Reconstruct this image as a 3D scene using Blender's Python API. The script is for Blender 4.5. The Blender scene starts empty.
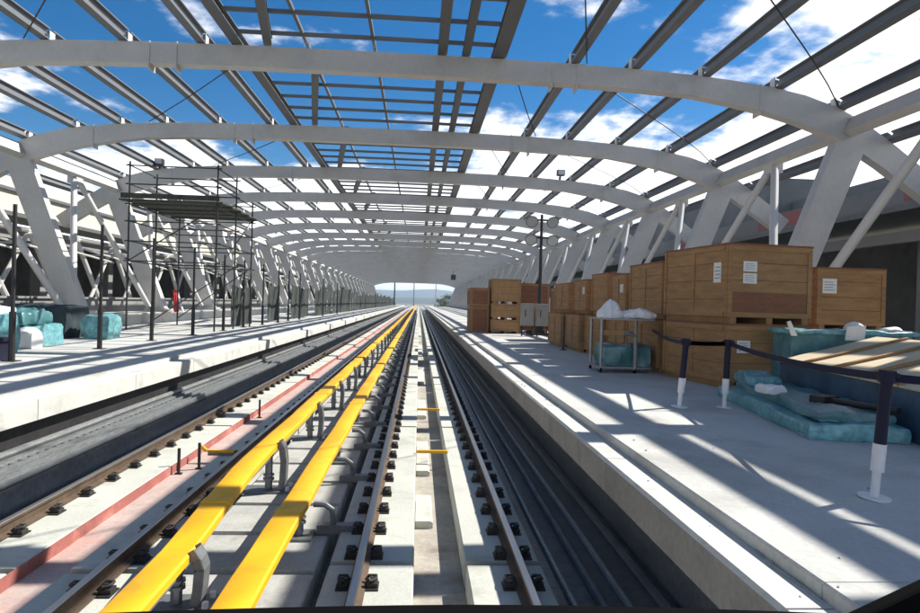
import bpy, bmesh, math, random
from mathutils import Vector, Matrix, noise
random.seed(7)
sc = bpy.context.scene
COL = sc.collection
PI = math.pi

# ------------------------------------------------------------------ helpers
class MB:
    """collects shapes, links them as ONE mesh object"""
    def __init__(s):
        s.v = []; s.f = []; s.mi = []
    def poly(s, pts, mi=0):
        b = len(s.v); s.v += [tuple(p) for p in pts]; s.f.append(tuple(range(b, b+len(pts)))); s.mi.append(mi)
    def mesh(s, vs, fs, mi=0):
        b = len(s.v); s.v += [tuple(p) for p in vs]
        for f in fs:
            s.f.append(tuple(b+i for i in f)); s.mi.append(mi)
    def hexa(s, p, mi=0):   # 8 points: bottom 4 ccw, top 4 ccw
        s.mesh(p, [(3,2,1,0),(4,5,6,7),(0,1,5,4),(1,2,6,5),(2,3,7,6),(3,0,4,7)], mi)
    def box(s, x0, x1, y0, y1, z0, z1, mi=0):
        s.hexa([(x0,y0,z0),(x1,y0,z0),(x1,y1,z0),(x0,y1,z0),(x0,y0,z1),(x1,y0,z1),(x1,y1,z1),(x0,y1,z1)], mi)
    def ext_y(s, prof, y0, y1, mi=0, edge_mi=None):   # prof: ccw list of (x,z) seen from -y
        n = len(prof)
        vs = [(x,y0,z) for x,z in prof]+[(x,y1,z) for x,z in prof]
        b = len(s.v); s.v += vs
        s.f.append(tuple(b+i for i in range(n))); s.mi.append(mi)
        s.f.append(tuple(b+n+i for i in reversed(range(n)))); s.mi.append(mi)
        for i in range(n):
            j = (i+1) % n
            s.f.append((b+i, b+n+i, b+n+j, b+j)); s.mi.append(edge_mi.get(i, mi) if edge_mi else mi)
    def tube(s, path, r, n=8, mi=0, r2=None):
        path = [Vector(p) for p in path]
        rings = []
        for k, p in enumerate(path):
            d = (path[min(k+1, len(path)-1)]-path[max(k-1, 0)]).normalized()
            u = d.cross(Vector((0,0,1)))
            if u.length < 1e-3: u = d.cross(Vector((1,0,0)))
            u.normalize(); w = u.cross(d)
            rr = r if r2 is None else r+(r2-r)*k/(len(path)-1)
            rings.append([p+u*rr*math.cos(2*PI*i/n)+w*rr*math.sin(2*PI*i/n) for i in range(n)])
        b = len(s.v)
        for ring in rings: s.v += [tuple(q) for q in ring]
        for k in range(len(path)-1):
            for i in range(n):
                j = (i+1) % n
                s.f.append((b+k*n+i, b+(k+1)*n+i, b+(k+1)*n+j, b+k*n+j)); s.mi.append(mi)
        s.f.append(tuple(b+i for i in range(n))); s.mi.append(mi)
        e = b+(len(path)-1)*n
        s.f.append(tuple(e+i for i in reversed(range(n)))); s.mi.append(mi)
    def bar(s, p, q, w, h, mi=0):     # rectangular bar from p to q
        p = Vector(p); q = Vector(q); d = (q-p).normalized()
        u = d.cross(Vector((0,0,1)))
        if u.length < 1e-3: u = Vector((1,0,0))
        u.normalize(); t = u.cross(d)
        u *= w/2; t *= h/2
        s.hexa([p-u-t, p+u-t, q+u-t, q-u-t, p-u+t, p+u+t, q+u+t, q-u+t], mi)
    def sphere(s, c, rx, ry, rz, nu=10, nv=6, mi=0, jit=0):
        vs = []; fs = []
        for j in range(nv+1):
            th = PI*j/nv
            for i in range(nu):
                ph = 2*PI*i/nu
                k = 1+random.uniform(-jit, jit)
                vs.append((c[0]+rx*k*math.sin(th)*math.cos(ph), c[1]+ry*k*math.sin(th)*math.sin(ph), c[2]+rz*k*math.cos(th)))
        for j in range(nv):
            for i in range(nu):
                i2 = (i+1) % nu
                fs.append((j*nu+i, (j+1)*nu+i, (j+1)*nu+i2, j*nu+i2))
        s.mesh(vs, fs, mi)
    def build(s, name, mat, parent=None, smooth=False, bevel=0, fix=True):
        me = bpy.data.meshes.new(name)
        me.from_pydata(s.v, [], s.f)
        mats = mat if isinstance(mat, (list, tuple)) else [mat]
        for m in mats: me.materials.append(m)
        me.polygons.foreach_set('material_index', s.mi)
        if fix:
            bm = bmesh.new(); bm.from_mesh(me)
            bmesh.ops.remove_doubles(bm, verts=bm.verts, dist=1e-5)
            bmesh.ops.recalc_face_normals(bm, faces=bm.faces)
            if smooth:
                for f in bm.faces: f.smooth = True
                for e in bm.edges:
                    if len(e.link_faces) == 2 and e.calc_face_angle(0) > 0.7: e.smooth = False
            bm.to_mesh(me); bm.free()
        o = bpy.data.objects.new(name, me); COL.objects.link(o)
        if parent: o.parent = parent
        if bevel:
            b = o.modifiers.new('bevel', 'BEVEL'); b.width = bevel; b.segments = 2; b.limit_method = 'ANGLE'
        return o

def tag(o, label=None, cat=None, group=None, kind=None):
    if label: o['label'] = label
    if cat: o['category'] = cat
    if group: o['group'] = group
    if kind: o['kind'] = kind
    return o
def thing(name, label, cat, loc=(0,0,0), rz=0, group=None):
    o = bpy.data.objects.new(name, None); COL.objects.link(o)
    o.location = loc; o.rotation_euler = (0,0,rz); o.empty_display_size = .2
    return tag(o, label, cat, group)
def struct(name, mb, mat, **k):
    return tag(mb.build(name, mat, **k), kind='structure')
def copy_tree(o, parent=None):
    c = o.copy(); COL.objects.link(c); c.parent = parent
    for ch in list(o.children): copy_tree(ch, c)
    return c
ORD = ['first','second','third','fourth','fifth','sixth','seventh','eighth','ninth','tenth','eleventh','twelfth','thirteenth',
       'fourteenth','fifteenth','sixteenth','seventeenth','eighteenth','nineteenth','twentieth','twenty-first','twenty-second',
       'twenty-third','twenty-fourth','twenty-fifth','twenty-sixth','twenty-seventh','twenty-eighth','twenty-ninth','thirtieth']

# ------------------------------------------------------------------ materials
def mat(name, col, rough=.6, metal=0., var=.15, scale=3., var2=0., scale2=40., bump=0., bscale=60., spec=.5, stain=None, stain_amt=.0, stain_scale=1.2, stretch=None, trans=0.):
    m = bpy.data.materials.new(name); m.use_nodes = True
    nt = m.node_tree; N = nt.nodes; L = nt.links
    b = N['Principled BSDF']
    b.inputs['Roughness'].default_value = rough; b.inputs['Metallic'].default_value = metal
    b.inputs['Specular IOR Level'].default_value = spec
    tc = N.new('ShaderNodeNewGeometry')
    src = tc.outputs['Position']
    if stretch:
        mp = N.new('ShaderNodeMapping'); mp.inputs['Scale'].default_value = stretch
        L.new(src, mp.inputs['Vector']); src = mp.outputs['Vector']
    n1 = N.new('ShaderNodeTexNoise'); n1.inputs['Scale'].default_value = scale; n1.inputs['Detail'].default_value = 6
    n1.inputs['Roughness'].default_value = .6
    L.new(src, n1.inputs['Vector'])
    mx = N.new('ShaderNodeMix'); mx.data_type = 'RGBA'
    mx.inputs['A'].default_value = tuple(min(1, c*(1-var)) for c in col)+(1,)
    mx.inputs['B'].default_value = tuple(min(1, c*(1+var)) for c in col)+(1,)
    rp = N.new('ShaderNodeMapRange'); rp.inputs['From Min'].default_value = .3; rp.inputs['From Max'].default_value = .7
    L.new(n1.outputs['Fac'], rp.inputs['Value']); L.new(rp.outputs['Result'], mx.inputs['Factor'])
    out = mx.outputs['Result']
    if var2:
        n2 = N.new('ShaderNodeTexNoise'); n2.inputs['Scale'].default_value = scale2; n2.inputs['Detail'].default_value = 4
        L.new(src, n2.inputs['Vector'])
        r2 = N.new('ShaderNodeMapRange'); r2.inputs['From Min'].default_value = .35; r2.inputs['From Max'].default_value = .65
        r2.inputs['To Min'].default_value = 1-var2; r2.inputs['To Max'].default_value = 1+var2
        L.new(n2.outputs['Fac'], r2.inputs['Value'])
        ml = N.new('ShaderNodeVectorMath'); ml.operation = 'SCALE'
        L.new(out, ml.inputs[0]); L.new(r2.outputs['Result'], ml.inputs['Scale']); out = ml.outputs['Vector']
    if stain:
        n3 = N.new('ShaderNodeTexNoise'); n3.inputs['Scale'].default_value = stain_scale; n3.inputs['Detail'].default_value = 8
        n3.inputs['Roughness'].default_value = .65
        L.new(src, n3.inputs['Vector'])
        r3 = N.new('ShaderNodeMapRange'); r3.inputs['From Min'].default_value = .52; r3.inputs['From Max'].default_value = .72
        r3.inputs['To Max'].default_value = stain_amt
        L.new(n3.outputs['Fac'], r3.inputs['Value'])
        m3 = N.new('ShaderNodeMix'); m3.data_type = 'RGBA'
        L.new(r3.outputs['Result'], m3.inputs['Factor']); L.new(out, m3.inputs['A']); m3.inputs['B'].default_value = tuple(stain)+(1,)
        out = m3.outputs['Result']
    L.new(out, b.inputs['Base Color'])
    if bump:
        nb = N.new('ShaderNodeTexNoise'); nb.inputs['Scale'].default_value = bscale; nb.inputs['Detail'].default_value = 5
        L.new(src, nb.inputs['Vector'])
        bp = N.new('ShaderNodeBump'); bp.inputs['Strength'].default_value = bump; bp.inputs['Distance'].default_value = .01
        L.new(nb.outputs['Fac'], bp.inputs['Height']); L.new(bp.outputs['Normal'], b.inputs['Normal'])
    if trans:
        b.inputs['Transmission Weight'].default_value = trans
    return m

M = {}
M['concrete'] = mat('platform_concrete', (.50,.50,.47), .85, var=.10, scale=.7, var2=.06, scale2=25, bump=.3, stain=(.27,.26,.235), stain_amt=.75, stain_scale=.55)
M['coping'] = mat('coping_concrete', (.54,.54,.50), .8, var=.08, scale=1.2, var2=.05, scale2=40, bump=.25, stain=(.28,.27,.25), stain_amt=.5, stain_scale=2.5)
M['plinth'] = mat('plinth_concrete', (.50,.51,.45), .85, var=.08, scale=1.0, var2=.06, scale2=30, bump=.3, stain=(.30,.27,.22), stain_amt=.6, stain_scale=1.8)
M['slab'] = mat('slab_concrete', (.40,.40,.37), .85, var=.12, scale=1.5, var2=.07, scale2=30, bump=.3, stain=(.2,.18,.16), stain_amt=.6, stain_scale=2.)
M['bed'] = mat('bed_concrete', (.16,.155,.145), .9, var=.25, scale=1.2, var2=.15, scale2=18, bump=.4, stain=(.07,.065,.06), stain_amt=.7, stain_scale=2.)
M['dark_bed'] = mat('gully_concrete', (.15,.158,.168), .30, var=.2, scale=1.5, var2=.2, scale2=14, bump=.3)
M['blackwall'] = mat('bitumen_coated_wall', (.022,.021,.022), .6, var=.35, scale=1.5, var2=.2, scale2=12, bump=.3)
M['shadeface'] = mat('shade_darkened_concrete', (.27,.265,.25), .85, var=.15, scale=1.0, var2=.08, scale2=20, bump=.3, stain=(.14,.135,.125), stain_amt=.7, stain_scale=1.6)  # right coping face: concrete colour darkened to deepen its shade
M['channel'] = mat('channel_concrete', (.36,.33,.28), .85, var=.15, scale=1.5, var2=.1, scale2=20, bump=.3, stain=(.17,.12,.09), stain_amt=.75, stain_scale=1.4)
M['red_paint'] = mat('red_primer', (.34,.115,.095), .8, var=.2, scale=2, var2=.1, scale2=25, stain=(.55,.33,.28), stain_amt=.5, stain_scale=2.)
M['pink_floor'] = mat('pink_stained_concrete', (.46,.36,.32), .85, var=.15, scale=2, var2=.08, scale2=25, stain=(.5,.2,.16), stain_amt=.6, stain_scale=1.2)
M['steel'] = mat('grey_painted_steel', (.57,.56,.53), .45, var=.05, scale=.8, var2=.03, scale2=9, stain=(.42,.415,.395), stain_amt=.6, stain_scale=.9)
M['white_steel'] = mat('white_painted_pipe', (.62,.62,.60), .4, var=.05, scale=2, stain=(.5,.49,.46), stain_amt=.4, stain_scale=2.)
M['purlin'] = mat('dark_grey_purlin_paint', (.145,.155,.165), .5, var=.1, scale=1.3, var2=.05, scale2=12)
M['lattice'] = mat('lattice_paint', (.105,.113,.12), .5, var=.1, scale=1.3)
M['rail'] = mat('rusty_rail', (.11,.075,.05), .7, .3, var=.25, scale=4, var2=.15, scale2=50)
M['railtop'] = mat('polished_rail_head', (.46,.44,.42), .28, .95, var=.12, scale=3, stretch=(8,.3,8))
M['clip'] = mat('black_clip', (.035,.032,.03), .6, .2, var=.3, scale=20)
M['yellow'] = mat('yellow_cover', (.84,.43,.004), .5, var=.06, scale=1.2, var2=.03, scale2=18, stain=(.40,.24,.03), stain_amt=.55, stain_scale=2.8)
M['galv'] = mat('galvanised_steel', (.30,.31,.32), .42, .6, var=.15, scale=9)
M['darkgalv'] = mat('dark_bracket_steel', (.17,.18,.185), .5, .4, var=.2, scale=9)
M['tray'] = mat('cable_tray_steel', (.27,.285,.285), .45, .45, var=.25, scale=5, var2=.25, scale2=30, stretch=(6,1,6))
M['cable'] = mat('cable_sheath', (.10,.11,.12), .45, var=.3, scale=4)
M['ply'] = mat('crate_plywood', (.33,.182,.073), .7, var=.22, scale=2.2, var2=.10, scale2=22, stretch=(1,1,5), stain=(.20,.10,.04), stain_amt=.5, stain_scale=1.6)
M['ply_dark'] = mat('reddish_crate_board', (.22,.085,.038), .7, var=.18, scale=2.5, var2=.1, scale2=20, stretch=(1,1,4))
M['ply_light'] = mat('pale_crate_board', (.35,.20,.083), .7, var=.15, scale=2.5, var2=.1, scale2=20, stretch=(4,4,1))
M['board'] = mat('cream_boards', (.60,.50,.33), .7, var=.10, scale=2, var2=.06, scale2=26, stretch=(1,6,1), stain=(.42,.32,.18), stain_amt=.5)
M['batten'] = mat('crate_batten', (.31,.17,.068), .7, var=.2, scale=3, var2=.1, scale2=20)
M['seam'] = mat('dark_board_seam', (.06,.032,.015), .85, var=.3, scale=8)
M['paper'] = mat('white_paper', (.78,.77,.74), .8, var=.05, scale=12)
M['print'] = mat('grey_print', (.3,.3,.3), .8)
M['teal'] = mat('teal_plastic_wrap', (.13,.33,.36), .28, var=.35, scale=3.5, var2=.15, scale2=14, bump=.9, bscale=9, stain=(.30,.50,.52), stain_amt=.45, stain_scale=2.6)
M['teal_dark'] = mat('dark_teal_sheet', (.075,.20,.215), .35, var=.35, scale=3, bump=.8, bscale=10, stain=(.16,.30,.32), stain_amt=.45, stain_scale=3.)
M['tarp'] = mat('blue_tarpaulin', (.035,.085,.145), .38, var=.3, scale=2.2, bump=.7, bscale=5)
M['whitefilm'] = mat('white_film', (.76,.77,.78), .35, var=.08, scale=4, bump=.8, bscale=9)
M['navy'] = mat('navy_post', (.010,.010,.030), .55, var=.15, scale=8, spec=.25)
M['belt'] = mat('navy_webbing', (.011,.012,.038), .7, var=.15, scale=20, spec=.2)
M['white'] = mat('white_sleeve', (.72,.72,.72), .5, var=.08, scale=9)
M['black'] = mat('black_paint', (.018,.018,.018), .55, var=.3, scale=6)
M['rubber'] = mat('black_rubber', (.005,.005,.005), .95, var=.2, scale=8, spec=.04)
M['scaf'] = mat('scaffold_tube', (.05,.055,.05), .5, .3, var=.3, scale=5)
M['deck'] = mat('scaffold_deck', (.055,.06,.045), .85, var=.4, scale=3, var2=.2, scale2=14)
M['net'] = mat('dark_wrap', (.012,.028,.035), .7, var=.4, scale=3, bump=.6, bscale=8)
M['hoardnet'] = mat('dark_green_net', (.030,.038,.034), .9, var=.5, scale=1.2, var2=.3, scale2=10)
M['cream'] = mat('cream_fascia', (.66,.62,.50), .7, var=.07, scale=.5, stain=(.5,.46,.36), stain_amt=.4, stain_scale=.5)
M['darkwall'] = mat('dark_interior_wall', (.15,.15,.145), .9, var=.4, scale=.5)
M['greywall'] = mat('grey_wall', (.24,.24,.235), .85, var=.12, scale=.6, stain=(.14,.14,.135), stain_amt=.5)
M['greywall2'] = mat('weathered_grey_cladding', (.15,.155,.15), .8, var=.15, scale=.5, stain=(.08,.08,.078), stain_amt=.5)
M['redfascia'] = mat('dusty_red_panel', (.34,.12,.11), .7, var=.15, scale=.8)
M['roofsheet'] = mat('roof_and_shade_sheet', (.16,.165,.16), .5, .2, var=.1, scale=1)
M['ground'] = mat('dry_ground', (.16,.15,.10), .95, var=.3, scale=.02, var2=.2, scale2=.4)
M['hill'] = mat('wooded_hill', (.040,.062,.036), .95, var=.4, scale=.02, var2=.3, scale2=.1)
M['leaf'] = mat('tree_leaf', (.042,.075,.026), .7, var=.45, scale=1.4)
M['bark'] = mat('tree_bark', (.07,.05,.035), .9, var=.3, scale=6)
M['red'] = mat('red_plastic', (.50,.025,.025), .45, var=.15, scale=6)
M['lamp'] = mat('lamp_glass', (.38,.40,.41), .15, var=.05, scale=5, spec=.8)
M['shell'] = mat('lamp_housing', (.12,.125,.12), .45, .4, var=.15, scale=6)
M['cabinet'] = mat('grey_cabinet_paint', (.30,.295,.27), .5, var=.08, scale=3, stain=(.35,.33,.3), stain_amt=.4, stain_scale=4)

YEND = 212.0
PZ = PZ0 = 1.048
# ------------------------------------------------------------------ ground, hills
g = MB(); g.poly([(-4500,-600,-1.6),(4500,-600,-1.6),(4500,4800,-1.6),(-4500,4800,-1.6)])
struct('ground', g, M['ground'], fix=False)
h = MB()
def ridge(x, k):
    if k == 0: return 44+14*math.sin(x*.0036+2.4)+9*math.sin(x*.0092+.6)+3*math.sin(x*.023)
    return 9+4*math.sin(x*.004+2.2)+2*math.sin(x*.011)
for k, (y0, dep) in enumerate([(2900, 900), (1500, 400)]):
    xs = [-3000+i*60 for i in range(101)]
    vs = []; fs = []
    for x in xs:
        z = max(4, ridge(x, k))
        vs += [(x,y0-dep*.5,-1.5),(x,y0-dep*.2,z*.62+random.uniform(-1,1)),(x,y0,z),(x,y0+dep*.5,-1.5)]
    for i in range(len(xs)-1):
        for j in range(3):
            a = i*4+j; fs.append((a,a+4,a+5,a+1))
    h.mesh(vs, fs)
struct('hills', h, M['hill'], smooth=True)
hz = MB(); hz.box(-4700,4700,-800,5000,-2.6,84)
hm = bpy.data.materials.new('haze_air'); hm.use_nodes = True
for n_ in list(hm.node_tree.nodes): hm.node_tree.nodes.remove(n_)
ho = hm.node_tree.nodes.new('ShaderNodeOutputMaterial'); hv = hm.node_tree.nodes.new('ShaderNodeVolumePrincipled')
hv.inputs['Density'].default_value = .00035; hv.inputs['Color'].default_value = (.62,.78,1,1); hv.inputs['Anisotropy'].default_value = .2
hm.node_tree.links.new(hv.outputs[0], ho.inputs['Volume'])
tag(hz.build('haze', hm), kind='stuff')

# ------------------------------------------------------------------ track bed, plinths, platforms
b = MB()
b.ext_y([(-7.2,-.8),(3.6,-.8),(3.6,-.45),(-7.2,-.45)], -4, 420)
struct('track_bed', b, M['bed'])
gl = MB()
gl.box(1.30, 3.55, -4, 420, -.445, -.39); gl.box(-6.9, -4.64, -4, 420, -.445, .12)
struct('track_gully', gl, M['dark_bed'])
def segs(mb, x0, x1, z0, z1, first, step, gap, ymax, y_start=-4, ch=.015):
    y = first
    while y > y_start: y -= step
    while y < ymax:
        a = max(y+gap/2, y_start); e = min(y+step-gap/2, ymax)
        if e > a+.05:
            mb.ext_y([(x0,z0),(x1,z0),(x1,z1-ch),(x1-ch,z1),(x0+ch,z1),(x0,z1-ch)], a, e)
        y += step
p = MB()
segs(p, -.80, .02, -.449, -.17, 6.3, 6.9, .11, 420)
segs(p, .53, 1.28, -.449, -.17, 6.3, 6.9, .11, 420)
segs(p, -3.17, -2.34, -.449, -.17, 6.1, 6.9, .11, 420)
segs(p, -4.60, -3.66, -.449, -.17, 6.1, 6.9, .11, 420)
struct('track_plinth', p, M['plinth'])
s_ = MB()
segs(s_, -2.26, -.93, -.449, -.21, 7.2, 1.02, .12, 420)
s_.box(-2.255,-.935,-4,420,-.448,-.262)
struct('track_slab', s_, M['slab'])
c_ = MB()
c_.ext_y([(.024,-.447),(.526,-.447),(.526,-.43),(.024,-.43)], -4, 420)
struct('drain_channel', c_, M['channel'])
c_ = MB()
c_.ext_y([(-3.655,-.447),(-3.175,-.447),(-3.175,-.30),(-3.655,-.30)], -4, 420, 0)
c_.box(-3.656, -3.642, -4, 420, -.299, -.172, 1)
struct('drain_channel_painted', c_, [M['pink_floor'], M['red_paint']])
# covers across the middle channel, at places only
cv = MB()
for (y0, y1) in [(8.0,9.1),(10.4,12.6),(15.5,18),(22,27),(33,41),(52,70)]:
    cv.ext_y([(.03,-.43),(.25,-.43),(.25,-.36),(.22,-.34),(.03,-.34)], y0, y1)
struct('channel_ledge', cv, M['plinth'])

def platform(side):
    sx = 1 if side == 'r' else -1
    def X(v): return v if side == 'r' else -3.30-v      # mirrored about the middle of the two tracks
    def pr(pts):
        q = [(X(x), z) for x, z in pts]
        return q if sx > 0 else q[::-1]
    mb = MB()
    y = -4
    rnd = random.Random(3)
    # coping in cast lengths with hairline joints
    y = -6.0
    while y < YEND+20:
        dz = rnd.uniform(-.004, .004)
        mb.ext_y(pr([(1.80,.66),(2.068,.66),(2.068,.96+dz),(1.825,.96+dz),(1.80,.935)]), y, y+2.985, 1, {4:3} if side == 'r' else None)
        y += 3.0
    y = -7.3
    while y < YEND+20:
        mb.ext_y(pr([(2.07,.62),(5.295,.62),(5.295,1.045),(2.085,1.045),(2.07,1.03)]), y, y+5.192, 0)
        mb.ext_y(pr([(5.305,.62),(15.6,.62),(15.6,1.045),(5.305,1.045)]), y, y+5.192, 0)
        y += 5.2
    mb.ext_y(pr([(2.5 if side == 'r' else 2.0,-.44),(3.1,-.44),(3.1,.615),(2.5 if side == 'r' else 2.0,.615)]), -6, YEND+20, 2 if side == 'l' else 4)
    return struct('platform', mb, [M['concrete'], M['coping'], M['blackwall'], M['shadeface'], M['dark_bed']])
platform('r'); platform('l')

# ------------------------------------------------------------------ running rails
RAILP = [(-.075,-.16),(.075,-.16),(.075,-.148),(.012,-.125),(.012,-.045),(.036,-.035),(.036,-.006),(.028,0),(-.028,0),(-.036,-.006),(-.036,-.035),(-.012,-.045),(-.012,-.125),(-.075,-.148)]
def fastener_mesh():
    m = MB()
    m.box(-.19,.19,-.09,.09,-.172,-.155)
    for s in (-1,1):
        m.box(min(s*.085,s*.18),max(s*.085,s*.18),-.055,.055,-.155,-.118)
        m.tube([(s*.13,-.03,-.12),(s*.13,-.03,-.065)], .022, 6)
        m.tube([(s*.075,-.05,-.118),(s*.11,-.055,-.085),(s*.165,-.02,-.085),(s*.165,.04,-.085),(s*.10,.055,-.09),(s*.07,.03,-.12)], .017, 5)
    return m
def make_rail(x, label, phase):
    o = thing('running_rail', label, 'rail', (x,0,0), 0, 'running rails of the two tracks')
    r = MB(); r.ext_y(RAILP, -4, 420, 0, {7:1, 6:1, 8:1})
    r.build('rail_section', [M['rail'], M['railtop']], o)
    f0 = fastener_mesh().build('fastener', M['clip'], o)
    y = phase; f0.location = (0, y, 0)
    for i in range(99):
        y += .69
        f = f0.copy(); COL.objects.link(f); f.parent = o; f.location = (0, y, 0)
    rest = MB()
    while y < 140:
        y += .69
        rest.box(-.19,.19,y-.08,y+.08,-.17,-.10)
    tag(rest.build('fastener', M['clip'], o), kind='stuff')
    return o
make_rail(1.02, 'steel running rail beside the gully under the right platform edge', 1.63)
make_rail(-.48, 'steel running rail between the drain channel and the yellow covers', 1.63)
make_rail(-2.72, 'rusty running rail half hidden along the left yellow cover', 1.5)
make_rail(-4.26, 'rusty running rail farthest left, beside the cable trays', 1.5)

# ------------------------------------------------------------------ third rails with yellow covers
def make_third_rail(label, x, zf, side, brk0, name='third_rail'):
    o = thing(name, label, 'third rail', (x,0,0), 0, 'third rails under yellow covers')
    ys = [-3+i*.5 for i in range(60)]+[27+i*6 for i in range(66)]
    prof = [(-.135,-.075),(-.135,-.015),(-.118,0),(.118,0),(.135,-.015),(.135,-.075),(.122,-.075),(.122,-.022),(-.122,-.022),(-.122,-.075)]
    vs = []; fs = []; n = len(prof)
    rnd = random.Random(11)
    for y in ys:
        w = .006*math.sin(y*1.9)+rnd.uniform(-.004,.004)
        vs += [(px+w, y, pz+zf(y)+rnd.uniform(-.003,.003)) for px, pz in prof]
    for k in range(len(ys)-1):
        for i in range(n):
            j = (i+1) % n; fs.append((k*n+i, k*n+j, (k+1)*n+j, (k+1)*n+i))
    c = MB(); c.mesh(vs, fs); cov = c.build('cover', M['yellow'], o, smooth=True)
    # joint sleeves between cover lengths
    for yj in (6.55, 13.45, 20.3, 27.2, 34.1):
        js = MB(); z = zf(yj)
        js.box(-.139,.139,yj-.07,yj+.07,z-.07,z+.004); js.build('joint_sleeve', M['yellow'], o)
    cr = MB()
    for k in range(len(ys)-1):
        y0, y1 = ys[k], ys[k+1]
        z0, z1 = zf(y0), zf(y1)
        cr.hexa([(-.05,y0,z0-.20),(.05,y0,z0-.20),(.05,y1,z1-.20),(-.05,y1,z1-.20),(-.05,y0,z0-.07),(.05,y0,z0-.07),(.05,y1,z1-.07),(-.05,y1,z1-.07)])
    cr.build('conductor_rail', M['galv'], o)
    y = brk0
    first = None
    i = 0
    while y < 200 and i < 58:
        z = zf(y)
        bk = MB()
        s = side
        if side > 0:
         # curved C bracket standing beside the cover
         path = [(s*.20,0,-.20),(s*.225,0,-.05),(s*.235,0,z*.45),(s*.21,0,z-.07),(s*.16,0,z+.012)]
         for q in range(len(path)-1):
             bk.bar((path[q][0],0,path[q][2]), (path[q+1][0],0,path[q+1][2]), .16, .028)
         for yy in (-.08,.08):
             for q in range(len(path)-1):
                 bk.bar((path[q][0]-s*.03,yy,path[q][2]), (path[q+1][0]-s*.03,yy,path[q+1][2]), .016, .075)
        bk.box(-.42 if s > 0 else -.14, .32 if s > 0 else .16, -.16, .16, -.208, -.182)
        bo = bk.build('bracket', M['darkgalv'], o); bo.location = (0,y,0)
        if y < 60:
            for yy in ((-.1,.1) if side > 0 else ()):
                bt = MB(); bt.tube([(s*.27,yy,-.182),(s*.27,yy,-.13)], .028, 6); bt.build('anchor_bolt', M['white'], bo)
            ins = MB(); ins.tube([(0,0,-.18),(0,0,z-.2)], .05, 8); ins.tube([(0,0,-.06),(0,0,-.03)], .075, 8); ins.tube([(0,0,0.0),(0,0,.02)], .075, 8)
            ins.build('insulator', M['galv'], bo, smooth=True)
        y += 3.3; i += 1
    return o
def zl(y):
    t = min(1, max(0, (y-5.2)/2.6)); t = t*t*(3-2*t)
    return .26+.19*t
make_third_rail('yellow covered third rail farther left, with curved brackets along its right side', -1.965, zl, 1, 5.5)
make_third_rail('yellow covered third rail nearer the running rail, with loop clamps along its right', -1.245, lambda y: .26, -1, 7.1)
# cross arms between the right third rail and the running rail
arms = []
for i in range(34):
    y = 7.2+i*2.04
    t = thing('cross_tie', '%s grey steel cross tie from the train, between right yellow cover and running rail' % ORD[min(i,29)], 'cross tie', (0,y,0), 0, 'grey cross ties beside the yellow cover')
    if i > 28: t['label'] = 'grey steel cross tie far ahead between right yellow cover and running rail'
    a = MB(); a.box(-1.06,-.60,-.06,.06,-.195,-.10); a.build('tie_bar', M['darkgalv'], t)
    a = MB(); a.tube([(-1.10,-.04,.13),(-.98,-.04,.13),(-.90,-.03,.07),(-.88,-.02,-.10)], .034, 8); a.build('clamp', M['darkgalv'], t, smooth=True)

# ------------------------------------------------------------------ cable trays and conduits in the gullies
for i, (x, w, lab) in enumerate([(-5.05,.17,'grey perforated cable tray nearest the left platform wall'),(-4.86,.0,''),(-4.74,.11,'narrow grey cable tray beside the far left running rail')]):
    if not w: continue
    o = thing('cable_tray', lab, 'cable tray', (x,0,.121), 0, 'cable trays along the left track')
    t = MB(); t.box(-w/2,w/2,-4,220,.06,.075); t.box(-w/2,-w/2+.012,-4,220,.076,.13); t.box(w/2-.012,w/2,-4,220,.076,.13)
    t.build('tray_body', M['tray'], o)
    if i == 0:
        r = MB()
        r.box(-w/2+.013, -w/2+.03, 1, 67, .0755, .10); r.box(w/2-.03, w/2-.013, 1, 67, .0755, .10)
        for k in range(330):
            y = 1+k*.2; r.box(-w/2+.02,w/2-.02,y,y+.09,.077,.099)
        tag(r.build('tray_grating', M['galv'], o), kind='stuff')
    sp = MB()
    for k in range(80): sp.box(-w*.4,w*.4,k*2.5,k*2.5+.06,0,.059)
    sp.build('support_strip', M['darkgalv'], o)
o = MB(); o.tube([(-4.84,y,.16+.006*math.sin(y)) for y in range(-4,220,4)], .045, 8)
tag(o.build('cable', M['tray'], smooth=True), 'grey cable lying between the two left cable trays', 'cable')
for i, (x, r, z, lab, m) in enumerate([(1.52,.035,-.355,'thin grey conduit in the gully nearest the right running rail','tray'),
        (1.78,.05,-.34,'dark cable in the middle of the gully under the platform edge','cable'),
        (2.02,.04,-.35,'grey conduit in the gully farther under the platform','tray'),
        (2.34,.055,-.335,'thick dark cable against the platform footing in the gully','cable')]):
    o = MB(); o.tube([(x+.012*math.sin(y*.7+i), y, z) for y in range(-4,220,3)], r, 8)
    tag(o.build('conduit', M[m], smooth=True), lab, 'conduit', 'conduits in the right gully')

o = MB(); o.tube([(-5.22+.01*math.sin(y*.4),y,.30) for y in range(-4,220,4)], .05, 8); o.box(-5.26,-5.18,-4,220,.121,.252)
tag(o.build('conduit', M['tray'], smooth=True), 'pale grey conduit on a ledge against the left platform wall', 'conduit')
for x, lab in ((-4.93,'dark cable right of the perforated tray'),(-4.685,'dark glossy cable on the very edge of the left cable bench')):
    o = MB(); o.tube([(x+.008*math.sin(y*.9),y,.165) for y in range(-4,220,3)], .04, 8)
    tag(o.build('cable', M['cable'], smooth=True), lab, 'cable')
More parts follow.
